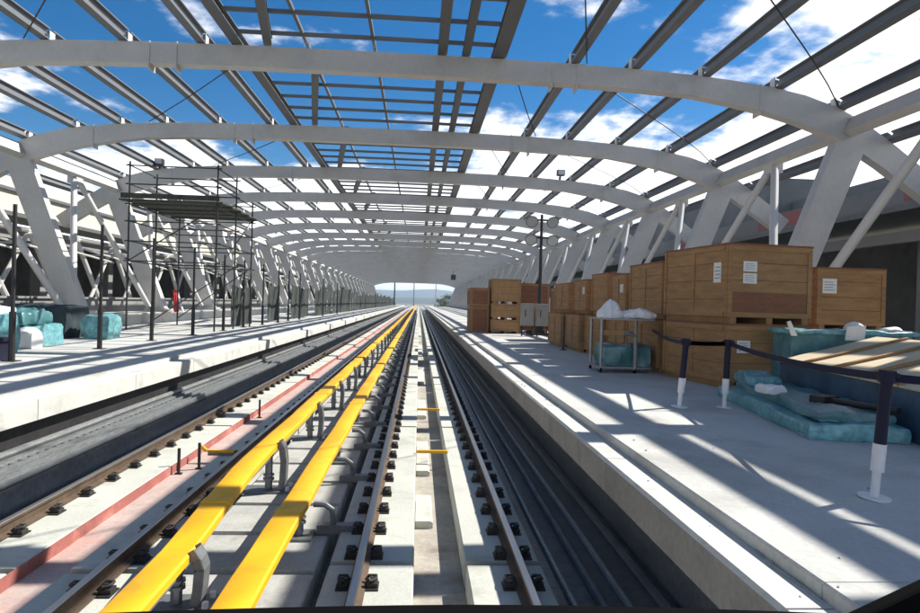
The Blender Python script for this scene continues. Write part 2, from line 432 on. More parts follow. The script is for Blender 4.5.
# small things on the left track
for i, (x, y, h_, lab) in enumerate([(-3.55,9.9,.34,'short dark marker stake standing nearest in the red drain channel'),(-3.35,10.2,.36,'dark marker stake beside the small yellow lever'),(-3.5,14.6,.36,'dark marker stake farther along the red drain channel')]):
    o = MB(); o.box(x-.018,x+.018,y-.018,y+.018,-.30,-.43+h_+.18); o.box(x-.05,x+.05,y-.03,y+.03,-.299,-.28)
    tag(o.build('marker_stake', M['black']), lab, 'stake', 'marker stakes in the red channel')
o = thing('ground_lever', 'small yellow lever lying across the red drain channel', 'lever', (-3.05,10.6,-.17))
a = MB(); a.box(-.30,.25,-.03,.03,.04,.08); a.tube([(-.32,0,.06),(-.42,.02,.14)], .03, 6); a.build('lever_arm', M['yellow'], o)
a = MB(); a.box(-.28,.22,-.06,.06,0,.039); a.build('lever_base', M['darkgalv'], o)
for y, lab in ((10.9,'nearer yellow crossbar over the middle drain channel'),(15.2,'farther yellow crossbar over the middle drain channel')):
    o = MB(); o.box(.03,.56,y-.025,y+.025,-.166,-.12)
    tag(o.build('channel_crossbar', M['yellow']), lab, 'crossbar', 'yellow crossbars over the channel')

# ------------------------------------------------------------------ roof arches
CX = -1.55
NA = 27                       # arches 0..26 ahead, plus one behind
def AY(k): return 17.5+7.7*(k-1)
TOP = [(0,9.08),(3,9.07),(5.5,9.04),(7.5,8.98),(9.0,8.90),(10.2,8.80),(11.2,8.68),(12.2,8.50),(13.1,8.22),(13.9,7.86),(14.9,7.20),(16.4,6.12)]
def top_z(off):
    off = abs(off)
    for (a, za), (b_, zb) in zip(TOP, TOP[1:]):
        if off <= b_: return za+(zb-za)*(off-a)/(b_-a)
    return TOP[-1][1]-(off-TOP[-1][0])*.7
def arch_mesh(hw, half=None):
    mb = MB()
    pts = [(-x, z) for x, z in TOP[::-1]]+TOP[1:]
    up = []; lo = []
    for i, (x, z) in enumerate(pts):
        a = pts[max(i-1,0)]; c = pts[min(i+1,len(pts)-1)]
        d = Vector((c[0]-a[0], c[1]-a[1])).normalized(); nrm = Vector((d.y, -d.x))
        dep = .56+.24*max(0, min(1, (abs(x)-9)/3.5))-.14*max(0, min(1, (abs(x)-13.5)/2.5))
        up.append((CX+x, z)); lo.append((CX+x+nrm.x*dep, z+nrm.y*dep))
    n = len(up)
    def strip(A, B, y0, y1):
        for i in range(n-1):
            mb.hexa([(B[i][0],y0,B[i][1]),(B[i+1][0],y0,B[i+1][1]),(B[i+1][0],y1,B[i+1][1]),(B[i][0],y1,B[i][1]),
                     (A[i][0],y0,A[i][1]),(A[i+1][0],y0,A[i+1][1]),(A[i+1][0],y1,A[i+1][1]),(A[i][0],y1,A[i][1])])
    vs = []
    for A in (up, lo):
        for y in (-hw, hw): vs += [(x,y,z) for x,z in A]
    fs = []
    for i in range(n-1):
        fs += [(i,i+1,n+i+1,n+i),(2*n+i,3*n+i,3*n+i+1,2*n+i+1),(i,2*n+i,2*n+i+1,i+1),(n+i,n+i+1,3*n+i+1,3*n+i)]
    fs += [(0,n,3*n,2*n),(n-1,3*n-1,4*n-1,2*n-1)]
    mb.mesh(vs, fs)
    return mb, pts
def column_mesh(sx):
    mb = MB()
    # tapered box leaning outwards: foot offset 11.4 at z 1.6, head offset 13.7 at z 7.25
    f, t = 11.45, 13.75
    for (o0, z0, w0, d0), (o1, z1, w1, d1) in [((f,1.72,.40,.22),(t,7.62,.47,.165))]:
        q = []
        for o_, z_, w_, d_ in ((o0,z0,w0,d0),(o1,z1,w1,d1)):
            q += [(CX+sx*(o_-w_),-d_,z_),(CX+sx*(o_+w_),-d_,z_),(CX+sx*(o_+w_),d_,z_),(CX+sx*(o_-w_),d_,z_)]
        mb.hexa(q)
    return mb
bm_near, PTS = arch_mesh(.17)
proto_arch = None
PURX = [-16.5,-14.9,-13.2,-11.55,-9.9,-7.92,-5.93,4.1,5.8,7.8,9.9,11.7,13.2]
PURN = ['outermost left','second from left eave','third from left eave','fourth from left eave','fifth from left eave','second left of the skylight','first left of the skylight',
        'first right of the skylight','second right of the skylight','third right of the skylight','fourth right of the skylight','second from right eave','outermost right']
LATX = [(-5.0,.30),(-4.33,.22),(-3.2,.08),(-1.39,.08),(.45,.25),(1.1,.20),(2.0,.36)]

def make_arch():
    o = thing('roof_arch', '', 'roof arch', (0,0,0), 0, 'steel roof arches of the station')
    bm_near.build('arch_beam', M['steel'], o)
    for sx in (-1, 1):
        c = column_mesh(sx).build('column', M['steel'], o)
        fp = MB(); fp.box(CX+sx*11.42-.55, CX+sx*11.42+.55, -.4, .4, 1.56, 1.72)
        fp.build('base_plate', M['steel'], c)
    for off in (-5.7,-5.0, 5.0, 5.7, -10.9, 10.9):
        z = top_z(off); w = .02
        sl = (top_z(abs(off)+.1)-top_z(abs(off)-.1))/.2*(1 if off > 0 else -1)
        s = MB(); x = CX+off
        s.box(x-w, x+w, -.20, .20, z-.71-(.12 if abs(off) > 9 else 0), z+.02)
        s.build('splice_plate', M['steel'], o)
    return o
proto_arch = make_arch()
cleat_me = MB(); cleat_me.box(-.13,-.11,-.12,.12,0,.34); cleat_me.box(.09,.11,-.12,.12,0,.26); cleat_me.box(-.16,.16,-.16,.16,-.03,0.0)
cleat0 = cleat_me.build('purlin_cleat', M['steel'], proto_arch)
ARCH = {}
for k in range(-1, NA):
    a = proto_arch if k == 1 else None
    if a is None:
        a = proto_arch.copy(); COL.objects.link(a)
        for ch in list(proto_arch.children):
            if ch.name.startswith('purlin_cleat'): continue
            if k > 9 and ch.name.startswith('splice'): continue
            copy_tree(ch, a)
    a.location = (0, AY(k), 0)
    if k == 1: a['label'] = 'nearest grey steel roof arch, spanning the full width at the top'
    elif k < 1: a['label'] = 'grey steel roof arch overhead, nearer than the first one in view'
    elif k == 26: a['label'] = 'last steel roof arch at the bright far mouth of the station'
    else: a['label'] = '%s grey steel roof arch ahead, counted from the train' % ORD[k-1]
    ARCH[k] = a
for k in range(1, 7):
    for i, x in enumerate(PURX[1:-1]):
        if k == 1 and i == 0: c = cleat0
        else:
            c = cleat0.copy(); COL.objects.link(c); c.parent = ARCH[k]
        c.location = (x, 0, top_z(x-CX)+.005)

# ------------------------------------------------------------------ purlins
def ibeam(w, h_, tf=.03, tw=.03):
    return [(-w/2,0),(w/2,0),(w/2,tf),(tw/2,tf),(tw/2,h_-tf),(w/2,h_-tf),(w/2,h_),(-w/2,h_),(-w/2,h_-tf),(-tw/2,h_-tf),(-tw/2,tf),(-w/2,tf)]
pm = MB(); pm.ext_y(ibeam(.22,.32), -3.78, 3.78)
pur0 = None
NBAY_IND = 14
BAYN = ['overhead bay before the first arch']+['bay behind the %s arch' % ORD[i] for i in range(30)]
for bay in range(-1, NBAY_IND):
    for i, x in enumerate(PURX):
        if pur0 is None: p_ = pur0 = pm.build('roof_purlin', M['purlin'])
        else: p_ = pur0.copy(); COL.objects.link(p_)
        slope = math.atan((top_z(x-CX+.1)-top_z(x-CX-.1))/.2)
        p_.location = (x, AY(bay)+3.85, top_z(x-CX)+.02); p_.rotation_euler = (0, -slope*.9, 0)
        if bay < 0: lab = 'dark roof purlin overhead behind the camera'
        else: lab = 'dark roof purlin %s, %s' % ('before the first arch' if bay == 0 else 'behind the %s arch' % ORD[bay-1], PURN[i])
        tag(p_, lab, 'purlin', 'dark roof purlins between the arches')
rest = MB()
for i, x in enumerate(PURX):
    z = top_z(x-CX)+.02
    rest.ext_y([(x+a, z+c) for a, c in ibeam(.22,.32)], AY(NBAY_IND)+.1, AY(NA-1))
tag(rest.build('roof_purlin', M['purlin']), 'dark roof purlins of the far bays merging in the distance', 'purlin', 'dark roof purlins between the arches', 'stuff')

# ------------------------------------------------------------------ skylight lattice in the middle of each bay
def make_lattice():
    o = thing('skylight_lattice', '', 'roof lattice', (0,0,0), 0, 'skylight lattices along the crown')
    for x, w in LATX:
        z = top_z(x-CX)+.03
        m_ = MB()
        hgt = .24 if w > .1 else .10
        if w > .1: m_.ext_y([(a, c) for a, c in ibeam(w, hgt)], -3.82 if x != -4.33 else -3.2, 3.82)
        else: m_.box(-w/2, w/2, -3.82, 3.82, .12, .12+hgt)
        r = m_.build('lattice_beam', M['lattice'], o); r.location = (x,0,z)
        if x == -4.33: r.location = (-3.6,0,z+.004); r.rotation_euler = (0,0,.160)   # the one skewed member
    for j in range(6):
        m_ = MB(); y = -3.2+j*1.28
        xs = [-4.84,-3.2,-1.39,.45,1.80]; za = [top_z(q-CX)+.12 for q in xs]
        m_.ext_y([(q, z) for q, z in zip(xs, za)]+[(q, z+.09) for q, z in zip(xs[::-1], za[::-1])], y-.04, y+.04)
        m_.build('cross_slat', M['lattice'], o)
    return o
lat0 = make_lattice()
for bay in range(-1, NA-1):
    l = lat0 if bay == -1 else copy_tree(lat0)
    l.location = (0, AY(bay)+3.85, 0)
    l['label'] = 'dark skylight lattice overhead, above the camera' if bay < 0 else 'dark skylight lattice along the crown in the %s' % BAYN[bay]

# ------------------------------------------------------------------ edge beams at the knees, V braces, tie rods
eb = MB(); eb.ext_y([(-.14,-.25),(.14,-.25),(.14,.25),(-.14,.25)], -3.66, 3.66)
eb0 = None
for bay in range(-1, NA-1):
    for sx, sn in ((-1,'left'),(1,'right')):
        if eb0 is None: e = eb0 = eb.build('edge_beam', M['steel'])
        else: e = eb0.copy(); COL.objects.link(e)
        e.location = (CX+sx*13.55, AY(bay)+3.85, 7.66); e.rotation_euler = (0, sx*.5, 0)
        tag(e, 'grey %s eaves beam along the column heads in the %s' % (sn, BAYN[bay]) if bay >= 0 else 'grey %s eaves beam overhead behind the camera' % sn, 'beam', 'eaves beams between the arch knees')
def make_brace(sx, full=True):
    o = thing('chevron_brace', '', 'brace', (0,0,0), 0, 'white pipe braces between the columns')
    for s in (-1, 1):
        m_ = MB(); m_.tube([(CX+sx*13.6, s*.10, 7.45), (CX+sx*11.75, s*3.45, 1.80)], .125, 10)
        m_.build('leg', M['white_steel'], o, smooth=True)
    m_ = MB(); m_.box(CX+sx*13.6-.20, CX+sx*13.6+.20, -.26, .26, 7.15, 7.48); m_.build('gusset', M['white_steel'], o)
    return o
br = {s: make_brace(s) for s in (-1, 1)}
for bay in range(0, NA-1):
    for sx, sn in ((-1,'left'),(1,'right')):
        o = br[sx] if bay == 0 else copy_tree(br[sx])
        o.location = (0, AY(bay)+3.85, 0)
        o['label'] = 'white inverted V pipe brace on the %s side, %s' % (sn, BAYN[bay])
for bay in range(0, 5):
    for j, (xa, xb, sn) in enumerate([(-10.4,-4.6,'left'),(2.4,4.4,'centre right'),(4.2,11.6,'right')]):
        ya, yb = AY(bay)+.2, AY(bay+1)-.2
        if j == 0: ya, yb = yb, ya
        m_ = MB()
        npt = 8
        m_.tube([(xa+(xb-xa)*t/npt, ya+(yb-ya)*t/npt, top_z(xa+(xb-xa)*t/npt-CX)+.03-.10*math.sin(PI*t/npt)) for t in range(npt+1)], .018, 5)
        tag(m_.build('tie_rod', M['black']), 'thin black diagonal tie rod, %s roof, %s' % (sn, BAYN[bay]), 'tie rod', 'thin diagonal tie rods in the roof')

rs = None  # sheets added out of view, shaped to cast shade on the right platform
for i, (y0, y1, lab) in enumerate([(-2.0,2.0,'corrugated sheet added for shade over the right eave, farthest back'),(2.03,6.0,'corrugated sheet added for shade over the right eave, second from the back'),(6.03,9.9,'corrugated sheet added for shade over the right eave, third from the back'),(9.93,13.4,'corrugated sheet added for shade over the right eave, front end of the row')]):
    m_ = MB(); xs = [10.75+.11*q for q in range(12)] if i > 2 else ([10.4+.11*q for q in range(15)] if i == 2 else [9.0+.11*q for q in range(30)])
    for q in range(len(xs)-1):
        za = top_z(xs[q]-CX)+.42+(.03 if q % 2 else 0); zb = top_z(xs[q+1]-CX)+.42+(0 if q % 2 else .03)
        m_.hexa([(xs[q],y0,za),(xs[q+1],y0,zb),(xs[q+1],y1,zb),(xs[q],y1,za),(xs[q],y0,za+.004),(xs[q+1],y0,zb+.004),(xs[q+1],y1,zb+.004),(xs[q],y1,za+.004)])
    tag(m_.build('roof_and_shade_sheet', M['roofsheet']), lab, 'roof sheet', 'added shade sheets over the right eave')
# ------------------------------------------------------------------ parapets and the buildings on both sides
for sx, sn in ((-1,'left'),(1,'right')):
    m_ = MB()
    xa, xb = CX+sx*10.95, CX+sx*12.3
    y = -5
    while y < YEND:
        m_.box(min(xa,xb), max(xa,xb), y, y+7.68, 1.045, 1.56); y += 7.7
    tag(m_.build('parapet_wall', M['greywall'] if sx > 0 else M['coping']), 'low concrete parapet wall carrying the %s row of columns' % sn, 'wall', 'parapets under the columns')
m_ = MB(); m_.box(-15.4,-15.1,-5,YEND,1.05,2.12); m_.box(-15.5,-15.0,-5,YEND,2.12,2.2)
tag(m_.build('low_wall', M['greywall']), 'long low grey wall behind the left columns', 'wall')

def side_building(sx, label):
    o = thing('station_annex', label, 'building', (CX+sx*17, 0, 0), 0, 'annexes beside the station')
    def bx(name, m, x0, x1, y0, y1, z0, z1, par=o):
        q = MB(); q.box(min(sx*x0,sx*x1), max(sx*x0,sx*x1), y0, y1, z0, z1); return q.build(name, m, par)
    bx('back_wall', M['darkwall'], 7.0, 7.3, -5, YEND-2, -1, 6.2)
    if sx < 0:
        bx('fascia', M['cream'], 0.4, .6, -5, YEND-2, 6.05, 7.65)
        bx('eaves_trim', M['darkgalv'], .25, .39, -5, YEND-2, 7.0, 7.14)
        bx('eaves_trim', M['darkgalv'], .25, .39, -5, YEND-2, 5.85, 6.05)
        bx('roof', M['roofsheet'], .61, 12, -5, YEND-2, 7.45, 7.65)
    else:
        bx('fascia', M['greywall'], .3, .5, -5, YEND-2, 6.0, 6.75)
        bx('upper_storey', M['greywall2'], 5.2, 9, 36, YEND-2, 6.8, 10.2)
        bx('upper_storey', M['greywall2'], 6.0, 9, 27, 35.9, 6.8, 8.8)
        for i in range(5): bx('fascia_panel', M['redfascia'], .27, .297, 7+9*i, 11+9*i, 6.15, 6.7)
        bx('eaves_trim', M['darkgalv'], .12, .29, -5, YEND-2, 5.82, 5.98)
        bx('roof', M['roofsheet'], .51, 12, -5, YEND-2, 6.5, 6.75)
    bx('ceiling_beam', M['greywall'], 1.0, 1.3, -5, YEND-2, 4.9, 5.3)
    q0 = None
    for i in range(26):
        q = MB(); y = 6+i*7.7
        if q0 is None: q0 = bx('pillar', M['greywall'], 2.2, 2.75, -.3, .3, -1, 5.5); c = q0
        else: c = q0.copy(); COL.objects.link(c); c.parent = o
        c.location = (0, y, 0)
    return o
side_building(-1, 'open station annex on the left, cream fascia above a dark interior')
side_building(1, 'open station annex on the right, grey and red fascia above a dark interior')
# pipe frames in the left annex
for i in range(22):
    y = 14+i*3.85
    o = thing('pipe_frame', '%s white pipe frame inside the left annex' % ORD[i], 'pipe frame', (-17.2,y,1.1), 0, 'pipe frames inside the left annex')
    a = MB(); a.tube([(0,0,3.9),(0,3.2,.0)], .12, 8); a.build('leg', M['white_steel'], o, smooth=True)
    a = MB(); a.tube([(0,-.1,3.9),(0,-3.2,.0)], .10, 8); a.build('leg', M['steel'], o, smooth=True)
    a = MB(); a.tube([(0,-3.6,3.95),(0,3.6,3.95)], .11, 8); a.build('top_rail', M['steel'], o, smooth=True)
    a = MB(); a.tube([(0,-3.3,3.2),(-1.5,3.4,3.6)], .06, 6); a.tube([(.2,-3.5,3.5),(.2,3.5,3.0)], .05, 6); a.build('stay', M['steel'], o, smooth=True)

# ------------------------------------------------------------------ poles along the left platform and scaffold tower
pole0 = None
for i in range(12):
    y = 12.75+3.27*(i if i < 9 else 9+(i-9)*3)
    if pole0 is None:
        o = thing('fence_pole', '', 'pole', (0,0,0), 0, 'black poles along the left platform')
        a = MB(); a.tube([(0,0,0),(0,0,3.0)], .038, 8); a.build('shaft', M['black'], o, smooth=True)
        a = MB(); a.tube([(0,0,0),(0,0,.95)], .06, 8); a.build('sleeve', M['black'], o, smooth=True)
        a = MB(); a.box(-.12,.12,-.12,.12,0,.015); a.build('foot_plate', M['black'], o)
        pole0 = o
    else: o = copy_tree(pole0)
    o.location = (-7.74+.06*math.sin(i*2.1), y, 1.047)
    o['label'] = 'thin black pole, %s in the row along the left platform' % (ORD[i])
rnd = random.Random(17)
o = thing('hoarding', 'long dark net hoarding along the far left platform edge', 'hoarding', (0,0,PZ0))
for i in range(5, 60):
    y = 12.75+3.27*i
    if y > YEND-6: break
    if i in (6, 8, 11): continue
    hh = rnd.uniform(2.1, 2.9) if i > 9 else rnd.uniform(1.3, 2.4)
    m_ = MB(); n = 8; vs = []; fs = []
    for q in range(n+1):
        t = q/n; x = -8.3+.05*math.sin(t*9+i); zt = hh-.12*math.sin(PI*t)+rnd.uniform(-.03,.03)
        vs += [(x,y+.05+3.15*t,.05),(x-.02,y+.05+3.15*t,zt*.5),(x,y+.05+3.15*t,zt),(x+.012,y+.05+3.15*t,zt),(x+.0,y+.05+3.15*t,zt*.5),(x+.012,y+.05+3.15*t,.05)]
    for q in range(n):
        for j in range(6):
            k = (j+1) % 6; fs.append((q*6+j, q*6+k, (q+1)*6+k, (q+1)*6+j))
    m_.mesh(vs, fs); m_.build('net_panel', M['hoardnet'], o)
o = thing('scaffold_tower', 'dark scaffold tower with a planked deck under the left roof', 'scaffold', (0,0,1.047))
XS = (-11.0,-7.75); YS = (24.9, 27.4, 30.0)
for x in XS:
    for y in YS:
        a = MB(); hh = 6.35 if y < 30 else 5.7
        a.tube([(x,y,0),(x,y,hh)], .035, 8); a.build('standard', M['scaf'], o, smooth=True)
for z in (2.6, 3.35, 4.1, 4.75, 5.5, 6.2):
    for y in YS:
        if z > 5.6 and y > 29: continue
        a = MB(); a.tube([(XS[0]-.15,y,z),(XS[1]+.15,y,z)], .026, 6); a.build('ledger', M['scaf'], o, smooth=True)
    for x in XS:
        a = MB(); a.tube([(x,YS[0]-.15,z),(x,YS[2] if z < 5.6 else YS[1],z)], .026, 6); a.build('ledger', M['scaf'], o, smooth=True)
for (p0, p1) in [((-11,24.9,2.6),(-7.75,24.9,4.75)),((-7.75,24.9,2.2),(-7.75,30,4.9)),((-11,27.4,.3),(-7.75,27.4,2.6)),((-7.75,27.4,.2),(-7.75,30,2.6)),((-11,30,.3),(-7.75,30,2.7))]:
    a = MB(); a.tube([p0,p1], .024, 6); a.build('diagonal', M['scaf'], o, smooth=True)
a = MB()
for i in range(13): a.box(-11.3,-7.5,24.7+i*.42,24.7+i*.42+.39,4.86+.02*(i % 3),4.91+.02*(i % 3))
a.box(-11.2,-7.6,24.62,24.66,4.93,5.12)
a.build('deck', M['deck'], o)

# ------------------------------------------------------------------ lumpy wrapped goods
def lumpy(x0, x1, y0, y1, z0, z1, m, jit=.05, n=7, dome=.0, seed=0):
    rnd = random.Random(seed); mb = MB()
    bm = bmesh.new(); bmesh.ops.create_cube(bm, size=1)
    bmesh.ops.subdivide_edges(bm, edges=bm.edges, cuts=n*2+2, use_grid_fill=True)
    off = Vector((seed*3.7, seed*1.3, seed*.7)); ce = Vector(((x0+x1)/2,(y0+y1)/2,(z0+z1)/2))
    for v in bm.verts:
        x = x0+(v.co.x+.5)*(x1-x0); y = y0+(v.co.y+.5)*(y1-y0); t = v.co.z+.5
        z = z0+t*(z1-z0)
        if t > .02:
            q = Vector((x,y,z))
            k = noise.noise_vector(q*2.3+off)*jit*1.7
            rdg = (1-abs(noise.noise(Vector((q.x*5,q.y*5,q.z*1.6))+off)))**3*jit*1.1
            nrm = Vector((v.co.x,v.co.y,v.co.z)).normalized()
            rnd_c = max(0, (abs(v.co.x)+abs(v.co.y)+abs(v.co.z))-1.15)
            q += k*.8+nrm*rdg-nrm*rnd_c*jit*2.0
            x, y, z = q; z = max(z, z0)
            z += dome*max(0,(1-(2*v.co.x)**2))*max(0,(1-(2*v.co.y)**2))*(t > .9)
        v.co = (x,y,z)
    bmesh.ops.recalc_face_normals(bm, faces=bm.faces)
    vs = [tuple(v.co) for v in bm.verts]; bm.verts.index_update()
    fs = [tuple(v.index for v in f.verts) for f in bm.faces]; bm.free()
    mb.mesh(vs, fs)
    return mb
o = thing('wrapped_pallet', 'pale teal wrapped pallet with a white sheet on top, at the left edge', 'wrapped goods', (0,0,0), 0, 'wrapped goods on the left platform')
lumpy(-10.6,-8.75,13.3,14.6,PZ,1.86,None,.05,8,0,1).build('wrapped_load', M['teal'], o, smooth=True)
lumpy(-10.6,-8.85,13.3,14.55,1.89,2.02,None,.06,8,.2,2).build('white_sheet', M['whitefilm'], o, smooth=True)
o = thing('wrapped_pallet', 'teal wrapped pallet stack beside the foot of the nearest left column', 'wrapped goods', (0,0,0), 0, 'wrapped goods on the left platform')
lumpy(-11.3,-9.3,15.9,17.4,PZ,1.55,None,.06,9,0,3).build('wrapped_load', M['teal'], o, smooth=True)
lumpy(-11.1,-9.5,16.0,17.3,1.57,1.88,None,.07,9,.03,4).build('wrapped_bale', M['teal_dark'], o, smooth=True)
tag(lumpy(-9.35,-9.0,15.6,16.0,PZ,1.42,None,.05,4,.05,5).build('white_sack', M['whitefilm'], smooth=True), 'small white sack leaning at the teal pallet stack', 'sack')
tag(lumpy(-12.2,-10.2,19.2,20.6,PZ,1.95,None,.06,7,0,6).build('covered_stack', M['net'], smooth=True), 'dark covered stack behind the second black pole', 'covered goods')
tag(lumpy(-9.75,-9.05,19.3,20.1,PZ,1.72,None,.05,6,0,8).build('wrapped_bundle', M['teal'], smooth=True), 'small upright teal bundle in front of the dark covered stack', 'wrapped goods', 'wrapped goods on the left platform')
m_ = MB(); m_.box(-8.55,-7.9,12.6,13.0,1.42,1.50); m_.box(-8.5,-8.45,12.6,13.0,PZ,1.42); m_.box(-8.0,-7.95,12.6,13.0,PZ,1.42)
tag(m_.build('trestle', M['navy']), 'small dark trestle beside the nearest black pole', 'trestle')
o = thing('barrier_board', 'red and white barrier board leaning at a left column foot', 'barrier', (-11.6,33.0,1.56))
a = MB(); a.bar((-.35,-.5,0),(-.45,-.5,1.1),.5,.06); a.build('red_panel', M['red'], o)
a = MB(); a.bar((-.02,-.55,0.02),(-.32,-.55,.95),.16,.05); a.build('white_panel', M['white'], o)

# ------------------------------------------------------------------ wooden crates
def make_crate(label, loc, rz, L, W, H, papers=(), body='ply', skids=True, front_band=False, base=None):
    """origin at the near left bottom corner; X to the right (W), Y away (L)"""
    o = thing('wooden_crate', label, 'crate', loc, rz, 'plywood crates on the right platform')
    z0 = .11 if skids else 0
    m_ = MB(); m_.box(.012, W-.012, .012, L-.012, z0, H-.02)
    nb_ = max(2, int(round((H-z0)/.3)))
    for k in range(1, nb_):
        zz = z0+(H-z0)*k/nb_+.012*math.sin(k*3.1+L*7); m_.box(.05,W-.05,.0095,.0115,zz-.004,zz+.004,1); m_.box(.0095,.0115,.05,L-.05,zz-.004,zz+.004,1)
    for k in range(nb_*2):
        zz = z0+.06+(H-z0-.14)*k/(nb_*2-1)
        for xx in (.045, W-.045): m_.box(xx-.007,xx+.007,-.0125,-.0115,zz-.007,zz+.007,1)
        for yy in (.055, L-.045): m_.box(-.0125,-.0115,yy-.007,yy+.007,zz-.007,zz+.007,1)
    m_.build('panel_body', [M[body], M['seam']], o)
    lid = MB(); lid.box(-.015, W+.015, -.015, L+.015, H-.02, H+.012); lid.build('lid', M['ply_dark' if body != 'ply_light' else 'ply'], o)
    if skids:
        for k in range(3):
            s = MB(); x = .06+(W-.24)*k/2; s.box(x, x+.12, 0.0, L, 0, .108); s.build('skid', M['batten'], o)
        for yy in (0.0, L-.1):
            s = MB(); s.box(.0, W, yy, yy+.1, .109, .15) if False else None
    fr = MB(); t = .022; w = .085
    zt = H-.022
    for (ax, n0) in (('front', 0), ('side', 1)):
        if n0 == 0:
            for (a, c) in ((0,w),(W-w,W)): fr.box(a,c,-t+.012,.012,z0+.002,zt)
            fr.box(w,W-w,-t+.012,.012,zt-w,zt); fr.box(w,W-w,-t+.012,.012,z0+.002,z0+w)
        else:
            nb = 3 if L > 1.4 else 2
            for k in range(nb):
                a = (L-w)*k/(nb-1); fr.box(-t+.012,.012,a+.013,a+w-.002,z0+.002,zt)
            fr.box(-t+.0125,.0115,w+.02,L-w-.02,zt-w,zt-.001); fr.box(-t+.0125,.0115,w+.02,L-w-.02,z0+.003,z0+w)
    fr.build('batten_frame', M['ply' if body == 'ply' else 'batten'], o)
    for (face, a, z, pw, ph) in papers:
        q = MB()
        if face == 'f': q.box(a,a+pw,.004,.0095,z,z+ph); lines = [(a+pw*.12, a+pw*.88)]
        else: q.box(.004,.0095,a,a+pw,z,z+ph)
        pp = q.build('paper_label', M['paper'], o)
        ln = MB()
        for r in range(4):
            zz = z+ph*(.2+.18*r)
            if face == 'f': ln.box(a+pw*.12,a+pw*(.85-.12*(r % 2)),.0015,.0035,zz,zz+ph*.05)
            else: ln.box(.0015,.0035,a+pw*.12,a+pw*(.85-.1*(r % 2)),zz,zz+ph*.05)
        ln.build('print_line', M['print'], pp)
    if front_band:
        q = MB(); q.box(w+.01, W-w-.01, .0, .0095, z0+w+.01, z0+w+.36); q.build('darker_board', M['ply_dark'], o)
    return o
R = math.radians
make_crate('large lower plywood crate under the biggest crate, one white paper on its front', (5.32,10.75,PZ), R(9), 2.05, 1.66, 1.12, [('f',.22,.62,.26,.22)])
make_crate('biggest upper plywood crate, two white papers and a reddish band on its front', (5.37,10.85,2.18), R(8), 2.15, 1.68, 1.40, [('f',.30,.92,.27,.18),('f',.30,.71,.27,.18),('s',.22,.72,.22,.36)], front_band=True)
make_crate('lower plywood crate standing behind the blue wedge under the far right crate', (8.1,12.6,PZ), R(0), 1.6, 1.5, 1.0, body='ply_dark')
make_crate('plywood crate farthest right, with one paper sheet, higher than the blue wedge', (8.05,12.5,2.06), R(0), 1.6, 1.46, 1.27, [('f',.12,.75,.30,.30)])
rowu = [(5.08,13.2,1.85,1.22,'upper plywood crate next behind the biggest crate'),
        (5.02,15.2,1.45,1.05,'fairly low upper plywood crate above the white sacks on the cart'),
        (5.0,16.85,1.35,1.14,'narrow upper plywood crate, fourth from the biggest crate'),
        (4.92,18.5,1.9,1.02,'upper plywood crate near the middle of the long crate row'),
        (4.86,20.7,1.75,.98,'upper plywood crate at the far end of the long crate row')]
for i, (x, y, L_, H_, lab) in enumerate(rowu):
    make_crate(lab, (x+.03*(-1)**i, y, 2.18), R(2.5*(-1)**i), L_, 1.4, H_, [('s',.3,.6,.25,.2)] if i in (1,3) else (), body='ply' if i % 2 == 0 else 'ply')
rowl = [(5.02,13.15,1.9,'lower plywood crate behind the trolley'),(4.98,15.2,1.6,'lower plywood crate third along the long row'),
        (4.9,16.95,1.5,'lower plywood crate fourth along the long row'),(4.72,18.6,1.9,'lower plywood crate beside the lone thin post'),
        (4.66,20.7,1.8,'lower plywood crate at the far end of the long row')]
for i, (x, y, L_, lab) in enumerate(rowl):
    make_crate(lab, (x, y, PZ), R(1.5*(-1)**i), L_, 1.45, 1.11, body='ply')
# far group
make_crate('reddish lower crate at the left end of the far stack', (2.45,29.9,PZ), 0, 2.2, .84, 1.22, body='ply_dark', skids=False)
make_crate('reddish upper crate at the left end of the far stack', (2.42,29.9,2.29), 0, 2.2, .88, .84, body='ply_dark', skids=False)
make_crate('bottom crate of the pale three crate stack', (3.34,29.5,PZ), 0, 1.6, 1.38, .62, body='ply_light')
make_crate('middle crate of the pale three crate stack', (3.36,29.5,1.69), 0, 1.6, 1.35, .72, body='ply_light')
make_crate('tall top crate of the pale three crate stack', (3.36,29.48,2.43), 0, 1.6, 1.36, 1.14, body='ply_light')
make_crate('dark red lower crate behind the lamp mast', (4.9,31.2,PZ), 0, 1.6, 1.5, 1.25, body='ply_dark')
make_crate('dark red upper crate behind the lamp mast', (4.9,31.2,2.31), 0, 1.6, 1.5, 1.15, body='ply_dark')
make_crate('dark crate half hidden beyond the far stack', (2.9,34.5,PZ), 0, 2.0, 1.4, 2.0, body='batten')
make_crate('brown crate between the lamp mast and the long row', (5.3,24.0,PZ), 0, 1.6, 1.3, 2.05, body='ply_dark')

# ------------------------------------------------------------------ blue wedge load, teal packs
def rot(x, y, a): return (x*math.cos(a)-y*math.sin(a), x*math.sin(a)+y*math.cos(a))
o = thing('covered_load', 'blue tarpaulin covered wedge load with a sloping cream board top', 'covered goods', (5.22,5.9,PZ), R(-8))
Lw, Ww = 4.0, 2.3
def wz(x): return .56+.42*(x/1.45) if x < 1.45 else .98-.05*(x-1.45)
rnd = random.Random(21)
m_ = MB(); nx, ny = 8, 14
def wp(i, j, k):
    x = Ww*i/nx; y = Lw*j/ny
    return (x, y, k)
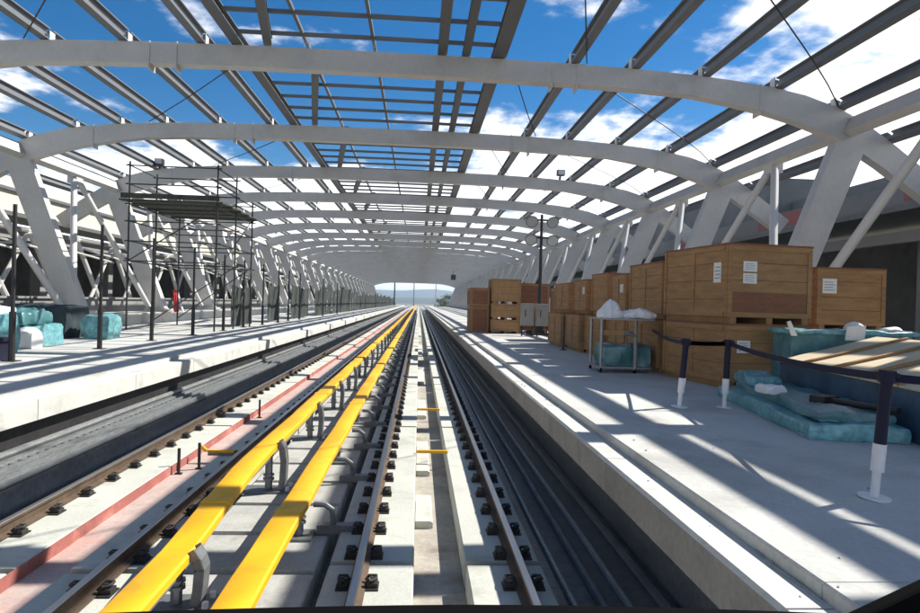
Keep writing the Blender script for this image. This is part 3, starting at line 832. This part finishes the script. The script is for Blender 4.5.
# side skirts with folds
def skirt(pts, seed):
    r_ = random.Random(seed); n = len(pts); rows = 6; vs = []; fs = []
    for q in range(rows+1):
        t = q/rows
        for i, (x, y, zt, nx_, ny_) in enumerate(pts):
            f = (.035*math.sin(i*1.7+seed)+r_.uniform(-.015,.015))*(1-t)
            vs.append((x+nx_*f, y+ny_*f, zt*t))
    for q in range(rows):
        for i in range(n-1): fs.append((q*n+i, q*n+i+1, (q+1)*n+i+1, (q+1)*n+i))
    return vs, fs
N_ = 24
pts = [(0, Lw*i/N_, wz(0), -1, 0) for i in range(N_, -1, -1)]+[(Ww*i/N_, 0, wz(Ww*i/N_), 0, -1) for i in range(1, N_+1)]+[(Ww, Lw*i/N_, wz(Ww), 1, 0) for i in range(1, N_+1)]+[(Ww-Ww*i/N_, Lw, wz(Ww-Ww*i/N_), 0, 1) for i in range(1, N_+1)]
vs, fs = skirt(pts, 3); m_.mesh(vs, fs); m_.build('tarpaulin', M['tarp'], o, smooth=True)
for k in range(5):
    q = MB(); y0 = Lw*k/5+.012; y1 = Lw*(k+1)/5-.012
    for x0, x1 in ((-.06,.7),(.7,1.45)):
        q.hexa([(x0,y0,wz(max(x0,0))+.005),(x1,y0,wz(x1)+.005),(x1,y1,wz(x1)+.005),(x0,y1,wz(max(x0,0))+.005),
                (x0,y0,wz(max(x0,0))+.03),(x1,y0,wz(x1)+.03),(x1,y1,wz(x1)+.03),(x0,y1,wz(max(x0,0))+.03)])
    q.build('board', M['board'], o)
for k in range(1, 5):
    q = MB(); y = Lw*k/5
    q.hexa([(-.07,y-.035,wz(0)+.031),(1.45,y-.035,wz(1.45)+.031),(1.45,y+.035,wz(1.45)+.031),(-.07,y+.035,wz(0)+.031),
            (-.07,y-.035,wz(0)+.06),(1.45,y-.035,wz(1.45)+.06),(1.45,y+.035,wz(1.45)+.06),(-.07,y+.035,wz(0)+.06)])
    q.build('batten', M['batten'], o)
q = MB(); q.hexa([(1.45,0,wz(1.45)),(Ww,0,wz(Ww)),(Ww,Lw,wz(Ww)),(1.45,Lw,wz(1.45)),(1.45,0,wz(1.45)+.02),(Ww,0,wz(Ww)+.02),(Ww,Lw,wz(Ww)+.02),(1.45,Lw,wz(1.45)+.02)])
q.build('top_sheet', M['tarp'], o)
o = thing('wrapped_box', 'teal wrapped box with flapping paper edges behind the cream board top', 'wrapped goods', (0,0,0))
lumpy(6.05,8.1,10.0,10.55,PZ,2.06,None,.03,8,0,31).build('wrapped_load', M['teal_dark'], o, smooth=True)
lumpy(6.0,8.15,9.95,10.6,2.06,2.12,None,.03,8,0,32).build('pale_edge', M['teal'], o, smooth=True)
for k, (x, z, w) in enumerate([(5.95,2.05,.10),(6.85,2.0,.32)]):
    q = MB(); q.hexa([(x,9.86,z-.02),(x+w,9.86,z-.02),(x+w,9.88,z-.02),(x,9.88,z-.02),(x-.1*(k == 0),9.82,z+.2),(x+w-.14*(k == 0),9.83,z+.22),(x+w-.14*(k == 0),9.85,z+.22),(x-.1*(k == 0),9.84,z+.2)])
    q.build('paper_flap', M['paper'], o)
for k in range(2):
    q = lumpy(7.05+.62*k,7.27+.66*k,9.99,10.2,2.135,2.18,None,.035,4,.04,60+k); q.build('crumpled_film', M['whitefilm'], o, smooth=True)
o = thing('flat_pack', 'low teal wrapped pack lying on the platform behind the posts', 'wrapped goods', (4.22,6.6,PZ), R(-10))
lumpy(0,1.0,0,3.4,0,.16,None,.025,9,0,41).build('wrapped_load', M['teal'], o, smooth=True)
lumpy(.18,.95,.2,3.1,.165,.26,None,.035,9,0,42).build('dark_sheet', M['teal_dark'], o, smooth=True)
lumpy(.2,.6,2.5,3.3,.265,.40,None,.04,6,0,43).build('pale_bundle', M['teal'], o, smooth=True)
tag(lumpy(4.62,4.84,8.1,8.4,PZ+.27,PZ+.37,None,.04,4,0,44).build('paper_scrap', M['whitefilm'], smooth=True), 'crumpled pale scrap lying on the teal pack', 'scrap')
o = thing('dark_tool', 'black tool lying against the blue wedge on the teal pack', 'tool', (5.03,7.05,PZ+.27), R(20))
a = MB(); a.tube([(0,-.5,.05),(.05,.35,.04)], .04, 8); a.build('handle', M['black'], o, smooth=True)
a = MB(); a.box(-.1,.16,.3,.5,.0,.09); a.build('tool_head', M['black'], o)

# ------------------------------------------------------------------ belt posts
POSTS = [(3.64,8.65,'navy belt post with white sleeve, left of the middle pair'),
         (4.28,8.65,'navy belt post with pale sleeve, right of the middle pair'),(3.40,4.52,'nearest navy belt post, with long white sleeve and foot plate'),(5.05,3.3,'navy belt post just outside the right edge')]
post0 = None
for i, (x, y, lab) in enumerate(POSTS):
    if post0 is None:
        o = thing('belt_post', '', 'post', (0,0,0), 0, 'navy belt posts on the right platform')
        a = MB(); a.tube([(0,0,.40),(0,0,.90)], .042, 12); a.build('shaft', M['navy'], o, smooth=True)
        a = MB(); a.tube([(0,0,.012),(0,0,.18),(0,0,.44)], .03, 12); a.tube([(0,0,.20),(0,0,.405)], .046, 12); a.build('sleeve', M['white'], o, smooth=True)
        a = MB(); a.tube([(0,0,.86),(0,0,.95)], .058, 12); a.box(-.075,.075,-.03,.03,.90,.935); a.build('belt_head', M['navy'], o, smooth=True)
        a = MB(); a.tube([(0,0,0),(0,0,.012)], .11, 16); a.build('foot_plate', M['white'], o, smooth=True)
        post0 = o
    else: o = copy_tree(post0)
    o.location = (x, y, PZ); o['label'] = lab
    o.rotation_euler = (R([2,-1,2,0][i]), R([3.5,2.5,3,0][i]), 0)
def belt(a, c, lab, sag):
    m_ = MB(); n = 14; vs = []; fs = []
    for i in range(n+1):
        t = i/n; x = a[0]+(c[0]-a[0])*t; y = a[1]+(c[1]-a[1])*t; z = PZ+.895-sag*4*t*(1-t)
        vs += [(x-.004,y,z-.03),(x-.004,y,z+.03),(x+.004,y,z+.03),(x+.004,y,z-.03)]
    for i in range(n):
        for j in range(4):
            k = (j+1) % 4; fs.append((i*4+j, i*4+k, (i+1)*4+k, (i+1)*4+j))
    m_.mesh(vs, fs); tag(m_.build('barrier_belt', M['belt']), lab, 'belt', 'navy belts strung between the posts')
P2 = [(4.985,13.35)]+[(p[0]+.05, p[1]) for p in POSTS]
belt(P2[0], P2[1], 'navy belt from the crate row to the left middle post', .05)
belt(P2[1], P2[2], 'short navy belt between the two middle posts', .01)
belt(P2[2], P2[3], 'long navy belt from the middle pair to the nearest post', .05)
belt(P2[3], P2[4], 'navy belt running from the nearest post out of view', .02)
o = thing('thin_post', 'lone thin dark post before the lower crates', 'post', (4.48,19.5,PZ))
a = MB(); a.tube([(0,0,0),(0,0,1.05)], .035, 8); a.build('shaft', M['scaf'], o, smooth=True)
a = MB(); a.box(-.1,.1,-.1,.1,0,.02); a.build('foot_plate', M['black'], o)

# ------------------------------------------------------------------ trolley with sacks
o = thing('trolley', 'grey tubular trolley frame standing before the crates', 'trolley', (3.78,13.0,PZ))
a = MB(); a.tube([(0,0,.06),(0,0,1.10)], .032, 8); a.build('leg', M['galv'], o, smooth=True)
a = MB(); a.tube([(.72,0,.06),(.72,0,.74),(.66,0,.80),(.48,.0,.82)], .045, 8); a.build('handle', M['galv'], o, smooth=True)
a = MB(); a.tube([(0,.8,.06),(0,.8,1.10)], .032, 8); a.build('leg', M['galv'], o, smooth=True)
a = MB(); a.tube([(1.0,.8,.06),(1.0,.8,1.10)], .032, 8); a.build('leg', M['galv'], o, smooth=True)
a = MB(); a.box(-.05,1.1,-.05,.85,1.10,1.125); a.build('table_top', M['galv'], o)
a = MB(); a.box(-.03,1.05,-.03,.83,.10,.13); a.build('shelf', M['galv'], o)
a = MB(); a.box(.05,.6,.0,.03,.78,.88); a.build('cross_board', M['ply_light'], o)
for (x, y) in ((0,0),(.72,0),(0,.8),(1.0,.8)):
    a = MB(); a.tube([(x-.02,y,.055),(x+.02,y,.055)], .055, 10); a.build('caster', M['rubber'], o, smooth=True)
tag(lumpy(3.78,4.22,13.05,13.45,2.178,2.30,None,.035,7,.27,53).build('white_sack', M['whitefilm'], smooth=True), 'peaked white sack standing on the trolley top', 'sack')
tag(lumpy(4.25,4.92,13.05,13.5,2.178,2.27,None,.05,6,.05,51).build('white_sheet', M['whitefilm'], smooth=True), 'crumpled white sheet lying beside the sack on the trolley', 'sheet')
tag(lumpy(3.9,4.85,13.1,13.75,PZ+.135,PZ+.52,None,.05,6,.04,52).build('wrapped_bundle', M['teal_dark'], smooth=True), 'teal wrapped bundle on the lower shelf of the trolley', 'wrapped goods')

# ------------------------------------------------------------------ lamp mast
o = thing('lamp_mast', 'tall dark floodlight mast with four round lamps among the far crates', 'lamp mast', (5.5,29.0,PZ))
a = MB(); a.tube([(0,0,0),(0,0,5.5)], .095, 10, r2=.06); a.build('mast', M['black'], o, smooth=True)
a = MB(); a.box(-.5,.5,-.5,.5,0,.08); a.box(-.18,.18,-.18,.18,.08,.5); a.build('mast_base', M['black'], o)
a = MB(); a.tube([(-.5,0,5.25),(.5,0,5.25)], .045, 8); a.tube([(-.5,0,4.45),(.5,0,4.45)], .045, 8); a.build('cross_arm', M['black'], o, smooth=True)
for (x, z) in ((-.46,5.28),(.42,5.28),(-.48,4.45),(.42,4.45)):
    c = MB()
    d = Vector((.12*(1 if x > 0 else -1), -.75, -.45)).normalized()
    p0 = Vector((x,-.05,z)); ring = [(0,.10),(.12,.20),(.24,.33),(.30,.35)]
    c.tube([p0+d*t for t, r_ in ring[:2]], .12, 14); c.tube([p0+d*.08, p0+d*.30], .13, 14, r2=.29)
    hd = c.build('lamp_head', M['shell'], o, smooth=True)
    c = MB(); c.tube([p0+d*.302, p0+d*.315], .25, 14); c.build('lens', M['lamp'], hd, smooth=True)
for k, (x, lab) in enumerate(((4.45,'left white electrical cabinet on legs before the lamp mast'),(5.12,'right white electrical cabinet on legs before the lamp mast'))):
    o = thing('electrical_cabinet', lab, 'cabinet', (x,27.6,PZ), 0, 'electrical cabinets at the lamp mast')
    a = MB(); a.box(0,.56,0,.3,.45,1.42); a.build('cabinet_body', M['cabinet'], o, bevel=.015)
    a = MB(); a.box(.05,.51,-.016,-.002,.5,1.37); a.build('door', M['cabinet'], o)
    a = MB(); a.box(.16,.20,-.028,-.0165,.85,1.15); a.build('slot', M['black'], o)
    for x2 in (.04,.48):
        a = MB(); a.box(x2,x2+.05,.1,.15,0,.449); a.build('leg', M['black'], o)
# small floodlights / cameras on arches
for (x, k, lab) in ((7.1,3,'small black floodlight on the third arch, right half'),(-13.0,3,'small black floodlight on the third arch, left knee')):
    o = thing('floodlight', lab, 'floodlight', (x, AY(k)-.25, top_z(x-CX)+.06))
    a = MB(); a.box(-.2,.2,-.18,.12,.12,.42); a.build('housing', M['black'], o, bevel=.02)
    a = MB(); a.box(-.16,.16,-.19,-.181,.15,.39); a.build('lens', M['lamp'], o)
    a = MB(); a.box(-.03,.03,-.02,.3,-.05,.119); a.build('stay', M['black'], o)
o = thing('loudspeaker', 'small black loudspeaker hanging under the far right roof', 'loudspeaker', (6.3,120,0))
a = MB(); a.tube([(0,0,9),(0,0,7.7)], .05, 6); a.build('hanger', M['black'], o)
a = MB(); a.box(-.45,.45,-.4,.4,6.7,7.7); a.build('housing', M['black'], o, bevel=.05)

# ------------------------------------------------------------------ far end: posts, trees, mast
for (x, y, h_, r_, lab, m) in ((-8.2,214,9.2,.28,'dark post at the left of the far station mouth','black'),(5.4,208,8.6,.22,'pale post at the right of the far station mouth','white'),(-4.3,520,26,.5,'slim mast standing far beyond the station mouth','darkgalv')):
    m_ = MB(); m_.tube([(x,y,-1.6 if y > 230 else -.4),(x,y,h_)], r_, 10, r2=r_*.7); m_.box(x-.5,x+.5,y-.5,y+.5,-1.6 if y > 230 else -.44,-.3)
    tag(m_.build('end_post', M[m], smooth=True), lab, 'post', 'posts at the far end')
def tree(x, y, z, h_, w, seed, label):
    rnd = random.Random(seed)
    o = thing('leafy_tree', label, 'tree', (x,y,z), 0, 'trees beyond the station mouth')
    t = MB(); t.tube([(0,0,0),(.1,0,h_*.35),(.0,.1,h_*.7)], .22, 7, r2=.08)
    for q in range(5):
        a = rnd.uniform(0,6.28); t.tube([(0,0,h_*(.3+.08*q)),(math.cos(a)*w*.4,math.sin(a)*w*.4,h_*(.5+.08*q))], .08, 5, r2=.03)
    t.build('trunk', M['bark'], o, smooth=True)
    c = MB()
    cl = [(rnd.gauss(0,.33)*w, rnd.gauss(0,.33)*w, h_*rnd.uniform(.35,.95)) for _ in range(16)]
    for i in range(900):
        cx, cy, cz = rnd.choice(cl)
        p0 = Vector((cx+rnd.gauss(0,.16)*w, cy+rnd.gauss(0,.16)*w, cz+rnd.gauss(0,.07)*h_))
        s = rnd.uniform(.16,.34)
        u = Vector((rnd.uniform(-1,1),rnd.uniform(-1,1),rnd.uniform(-1,1))).normalized(); v = u.orthogonal().normalized()
        c.poly([p0+u*s, p0+v*s*.6, p0-u*s, p0-v*s*.6])
    c.build('crown', M['leaf'], o, fix=False)
for i, (x, y, h_, w, lab) in enumerate([(-20,222,8.0,5,'bushy dark tree left of the far mouth, farthest left'),(-15.5,228,6.6,4.5,'bushy dark tree left of the far mouth, next to the dark post'),(-11.5,236,5.2,4,'low dark tree left of the far mouth, nearest the tracks'),
        (7.6,218,5.4,3.4,'dark tree just right of the pale far post'),(10.6,222,6.4,4.2,'dark tree at the right of the far mouth')]):
    tree(x, y, -1.6, h_, w, 70+i, lab)

# debris on the platform edge
d = MB(); rnd = random.Random(5)
for i in range(34):
    if i < 14: x, y, z = rnd.uniform(1.86,2.05), rnd.uniform(3,12), .962
    else: x, y, z = rnd.uniform(2.1,3.6), rnd.uniform(2.5,14), PZ
    s = rnd.uniform(.003,.010); d.sphere((x,y,z), s*1.5, s*2.2, s, 6, 4, jit=.3)
for i in range(7):
    y = 3.05+i*.09; d.bar((2.045,y,.965),(2.06+rnd.uniform(-.03,.02),y+rnd.uniform(.05,.14),.968),.008,.006)
tag(d.build('debris', M['slab']), 'grit and chips scattered on the right platform edge', 'debris', kind='stuff')

# ------------------------------------------------------------------ train front: black sill below the windscreen, wiper
o = thing('windscreen_sill', 'black rubber sill of the train windscreen along the bottom edge', 'sill', (0,.95,0))
m_ = MB(); n = 24; vs = []; fs = []
for i in range(n+1):
    x = -1.0+2.0*i/n; bow = .03*(1-(x/1.0)**2)
    zt = 1.927-.020*abs(x-.1)**1.5
    vs += [(x,bow,zt-.14),(x,bow-.05,zt-.01),(x,bow+.02,zt),(x,bow+.10,zt-.14)]
for i in range(n):
    for j in range(4):
        k = (j+1) % 4; fs.append((i*4+j,i*4+k,(i+1)*4+k,(i+1)*4+j))
m_.mesh(vs, fs); m_.build('seal', M['rubber'], o, smooth=True)
o = thing('windscreen_wiper', 'black windscreen wiper at the bottom right corner', 'wiper', (0,.97,0))
a = MB(); a.bar((.62,.02,1.850),(.95,.02,2.000),.03,.034); a.build('wiper_arm', M['rubber'], o, bevel=.006)
a = MB(); a.bar((.66,.0,1.838),(.96,.0,1.966),.012,.012); a.build('wiper_blade', M['galv'], o)

# ------------------------------------------------------------------ camera
W_, H_, F_ = 920, 613, 640.0
def cam_matrix(vp=(419,302), roll=1.6):
    r = math.radians(roll)
    Yc = Vector(((vp[0]-W_/2)/F_, -(vp[1]-H_/2)/F_, 1.0)).normalized()
    up = Vector((math.sin(r), math.cos(r), 0)); up = (up-Yc*up.dot(Yc)).normalized()
    # X = up x fwd in the left-handed (right, up, fwd) frame
    X = Vector((up.y*Yc.z-up.z*Yc.y, up.z*Yc.x-up.x*Yc.z, up.x*Yc.y-up.y*Yc.x))
    right = Vector((X[0], Yc[0], up[0])); upw = Vector((X[1], Yc[1], up[1])); fwd = Vector((X[2], Yc[2], up[2]))
    m = Matrix.Identity(4)
    for i in range(3):
        m[i][0] = right[i]; m[i][1] = upw[i]; m[i][2] = -fwd[i]
    m[2][3] = 2.4
    return m
cam = bpy.data.cameras.new('camera'); co = bpy.data.objects.new('camera', cam); COL.objects.link(co)
cam.sensor_width = 36; cam.lens = F_/W_*36; cam.clip_start = .05; cam.clip_end = 20000
co.matrix_world = cam_matrix(); sc.camera = co

# ------------------------------------------------------------------ light
SD = Vector((.94, .38, 1.0)).normalized()        # towards the sun
elev = math.asin(SD.z); az = math.atan2(SD.x, SD.y)
sl = bpy.data.lights.new('sun', 'SUN'); so = bpy.data.objects.new('sun', sl); COL.objects.link(so)
sl.energy = 5.0; sl.angle = math.radians(.53); sl.color = (1.0,.955,.88)
so.rotation_euler = SD.to_track_quat('Z', 'Y').to_euler(); so.location = (30,10,40)
w = bpy.data.worlds.new('World'); sc.world = w; w.use_nodes = True
nt = w.node_tree; N = nt.nodes; L = nt.links
for n_ in list(N): N.remove(n_)
out = N.new('ShaderNodeOutputWorld'); bg = N.new('ShaderNodeBackground')
sky = N.new('ShaderNodeTexSky'); sky.sky_type = 'NISHITA'; sky.sun_disc = False
sky.sun_elevation = elev; sky.sun_rotation = az; sky.altitude = 900; sky.air_density = 1.0; sky.dust_density = .4; sky.ozone_density = 2.5
tc = N.new('ShaderNodeTexCoord'); sep = N.new('ShaderNodeSeparateXYZ'); L.new(tc.outputs['Generated'], sep.inputs[0])
def math_(op, a, b_=None, c=None):
    n_ = N.new('ShaderNodeMath'); n_.operation = op
    for i, v in enumerate((a, b_, c)):
        if v is None: continue
        if isinstance(v, (int, float)): n_.inputs[i].default_value = v
        else: L.new(v, n_.inputs[i])
    return n_.outputs[0]
zc = math_('MAXIMUM', math_('ADD', sep.outputs['Z'], .12), .03)
px = math_('DIVIDE', sep.outputs['X'], zc); py = math_('DIVIDE', sep.outputs['Y'], zc)
cmb = N.new('ShaderNodeCombineXYZ'); L.new(px, cmb.inputs[0]); L.new(py, cmb.inputs[1]); cmb.inputs[2].default_value = 4.2
n1 = N.new('ShaderNodeTexNoise'); n1.inputs['Scale'].default_value = 1.1; n1.inputs['Detail'].default_value = 9; n1.inputs['Roughness'].default_value = .58
L.new(cmb.outputs[0], n1.inputs['Vector'])
# more cloud to the right and near the horizon
biasx = N.new('ShaderNodeMapRange'); biasx.inputs['From Min'].default_value = -.25; biasx.inputs['From Max'].default_value = .55
biasx.inputs['To Min'].default_value = -.045; biasx.inputs['To Max'].default_value = .01
L.new(sep.outputs['X'], biasx.inputs['Value'])
biasz = N.new('ShaderNodeMapRange'); biasz.inputs['From Min'].default_value = .08; biasz.inputs['From Max'].default_value = .42
biasz.inputs['To Min'].default_value = .20; biasz.inputs['To Max'].default_value = -.02
L.new(sep.outputs['Z'], biasz.inputs['Value'])
den = math_('ADD', math_('ADD', n1.outputs['Fac'], biasx.outputs[0]), biasz.outputs[0])
cm = N.new('ShaderNodeMapRange'); cm.interpolation_type = 'SMOOTHSTEP'
cm.inputs['From Min'].default_value = .50; cm.inputs['From Max'].default_value = .60
L.new(den, cm.inputs['Value'])
shade = N.new('ShaderNodeMapRange'); shade.inputs['From Min'].default_value = .50; shade.inputs['From Max'].default_value = .85
shade.inputs['To Min'].default_value = 8.5; shade.inputs['To Max'].default_value = 12.5
L.new(den, shade.inputs['Value'])
cc = N.new('ShaderNodeCombineColor')
for i in range(3): L.new(shade.outputs[0], cc.inputs[i])
hs = N.new('ShaderNodeHueSaturation'); hs.inputs['Saturation'].default_value = 1.5; hs.inputs['Value'].default_value = .69
L.new(sky.outputs['Color'], hs.inputs['Color'])
mx = N.new('ShaderNodeMix'); mx.data_type = 'RGBA'
L.new(cm.outputs[0], mx.inputs['Factor']); L.new(hs.outputs['Color'], mx.inputs['A']); L.new(cc.outputs[0], mx.inputs['B'])
L.new(mx.outputs['Result'], bg.inputs['Color']); bg.inputs['Strength'].default_value = .10
L.new(bg.outputs[0], out.inputs['Surface'])

sc.view_settings.view_transform = 'Standard'; sc.view_settings.look = 'None'; sc.view_settings.gamma = 1
sc.view_settings.use_curve_mapping = False; sc.view_settings.exposure = .74
sc.render.engine = 'CYCLES'
sc.cycles.use_denoising = True
sc.cycles.max_bounces = 6; sc.cycles.diffuse_bounces = 4
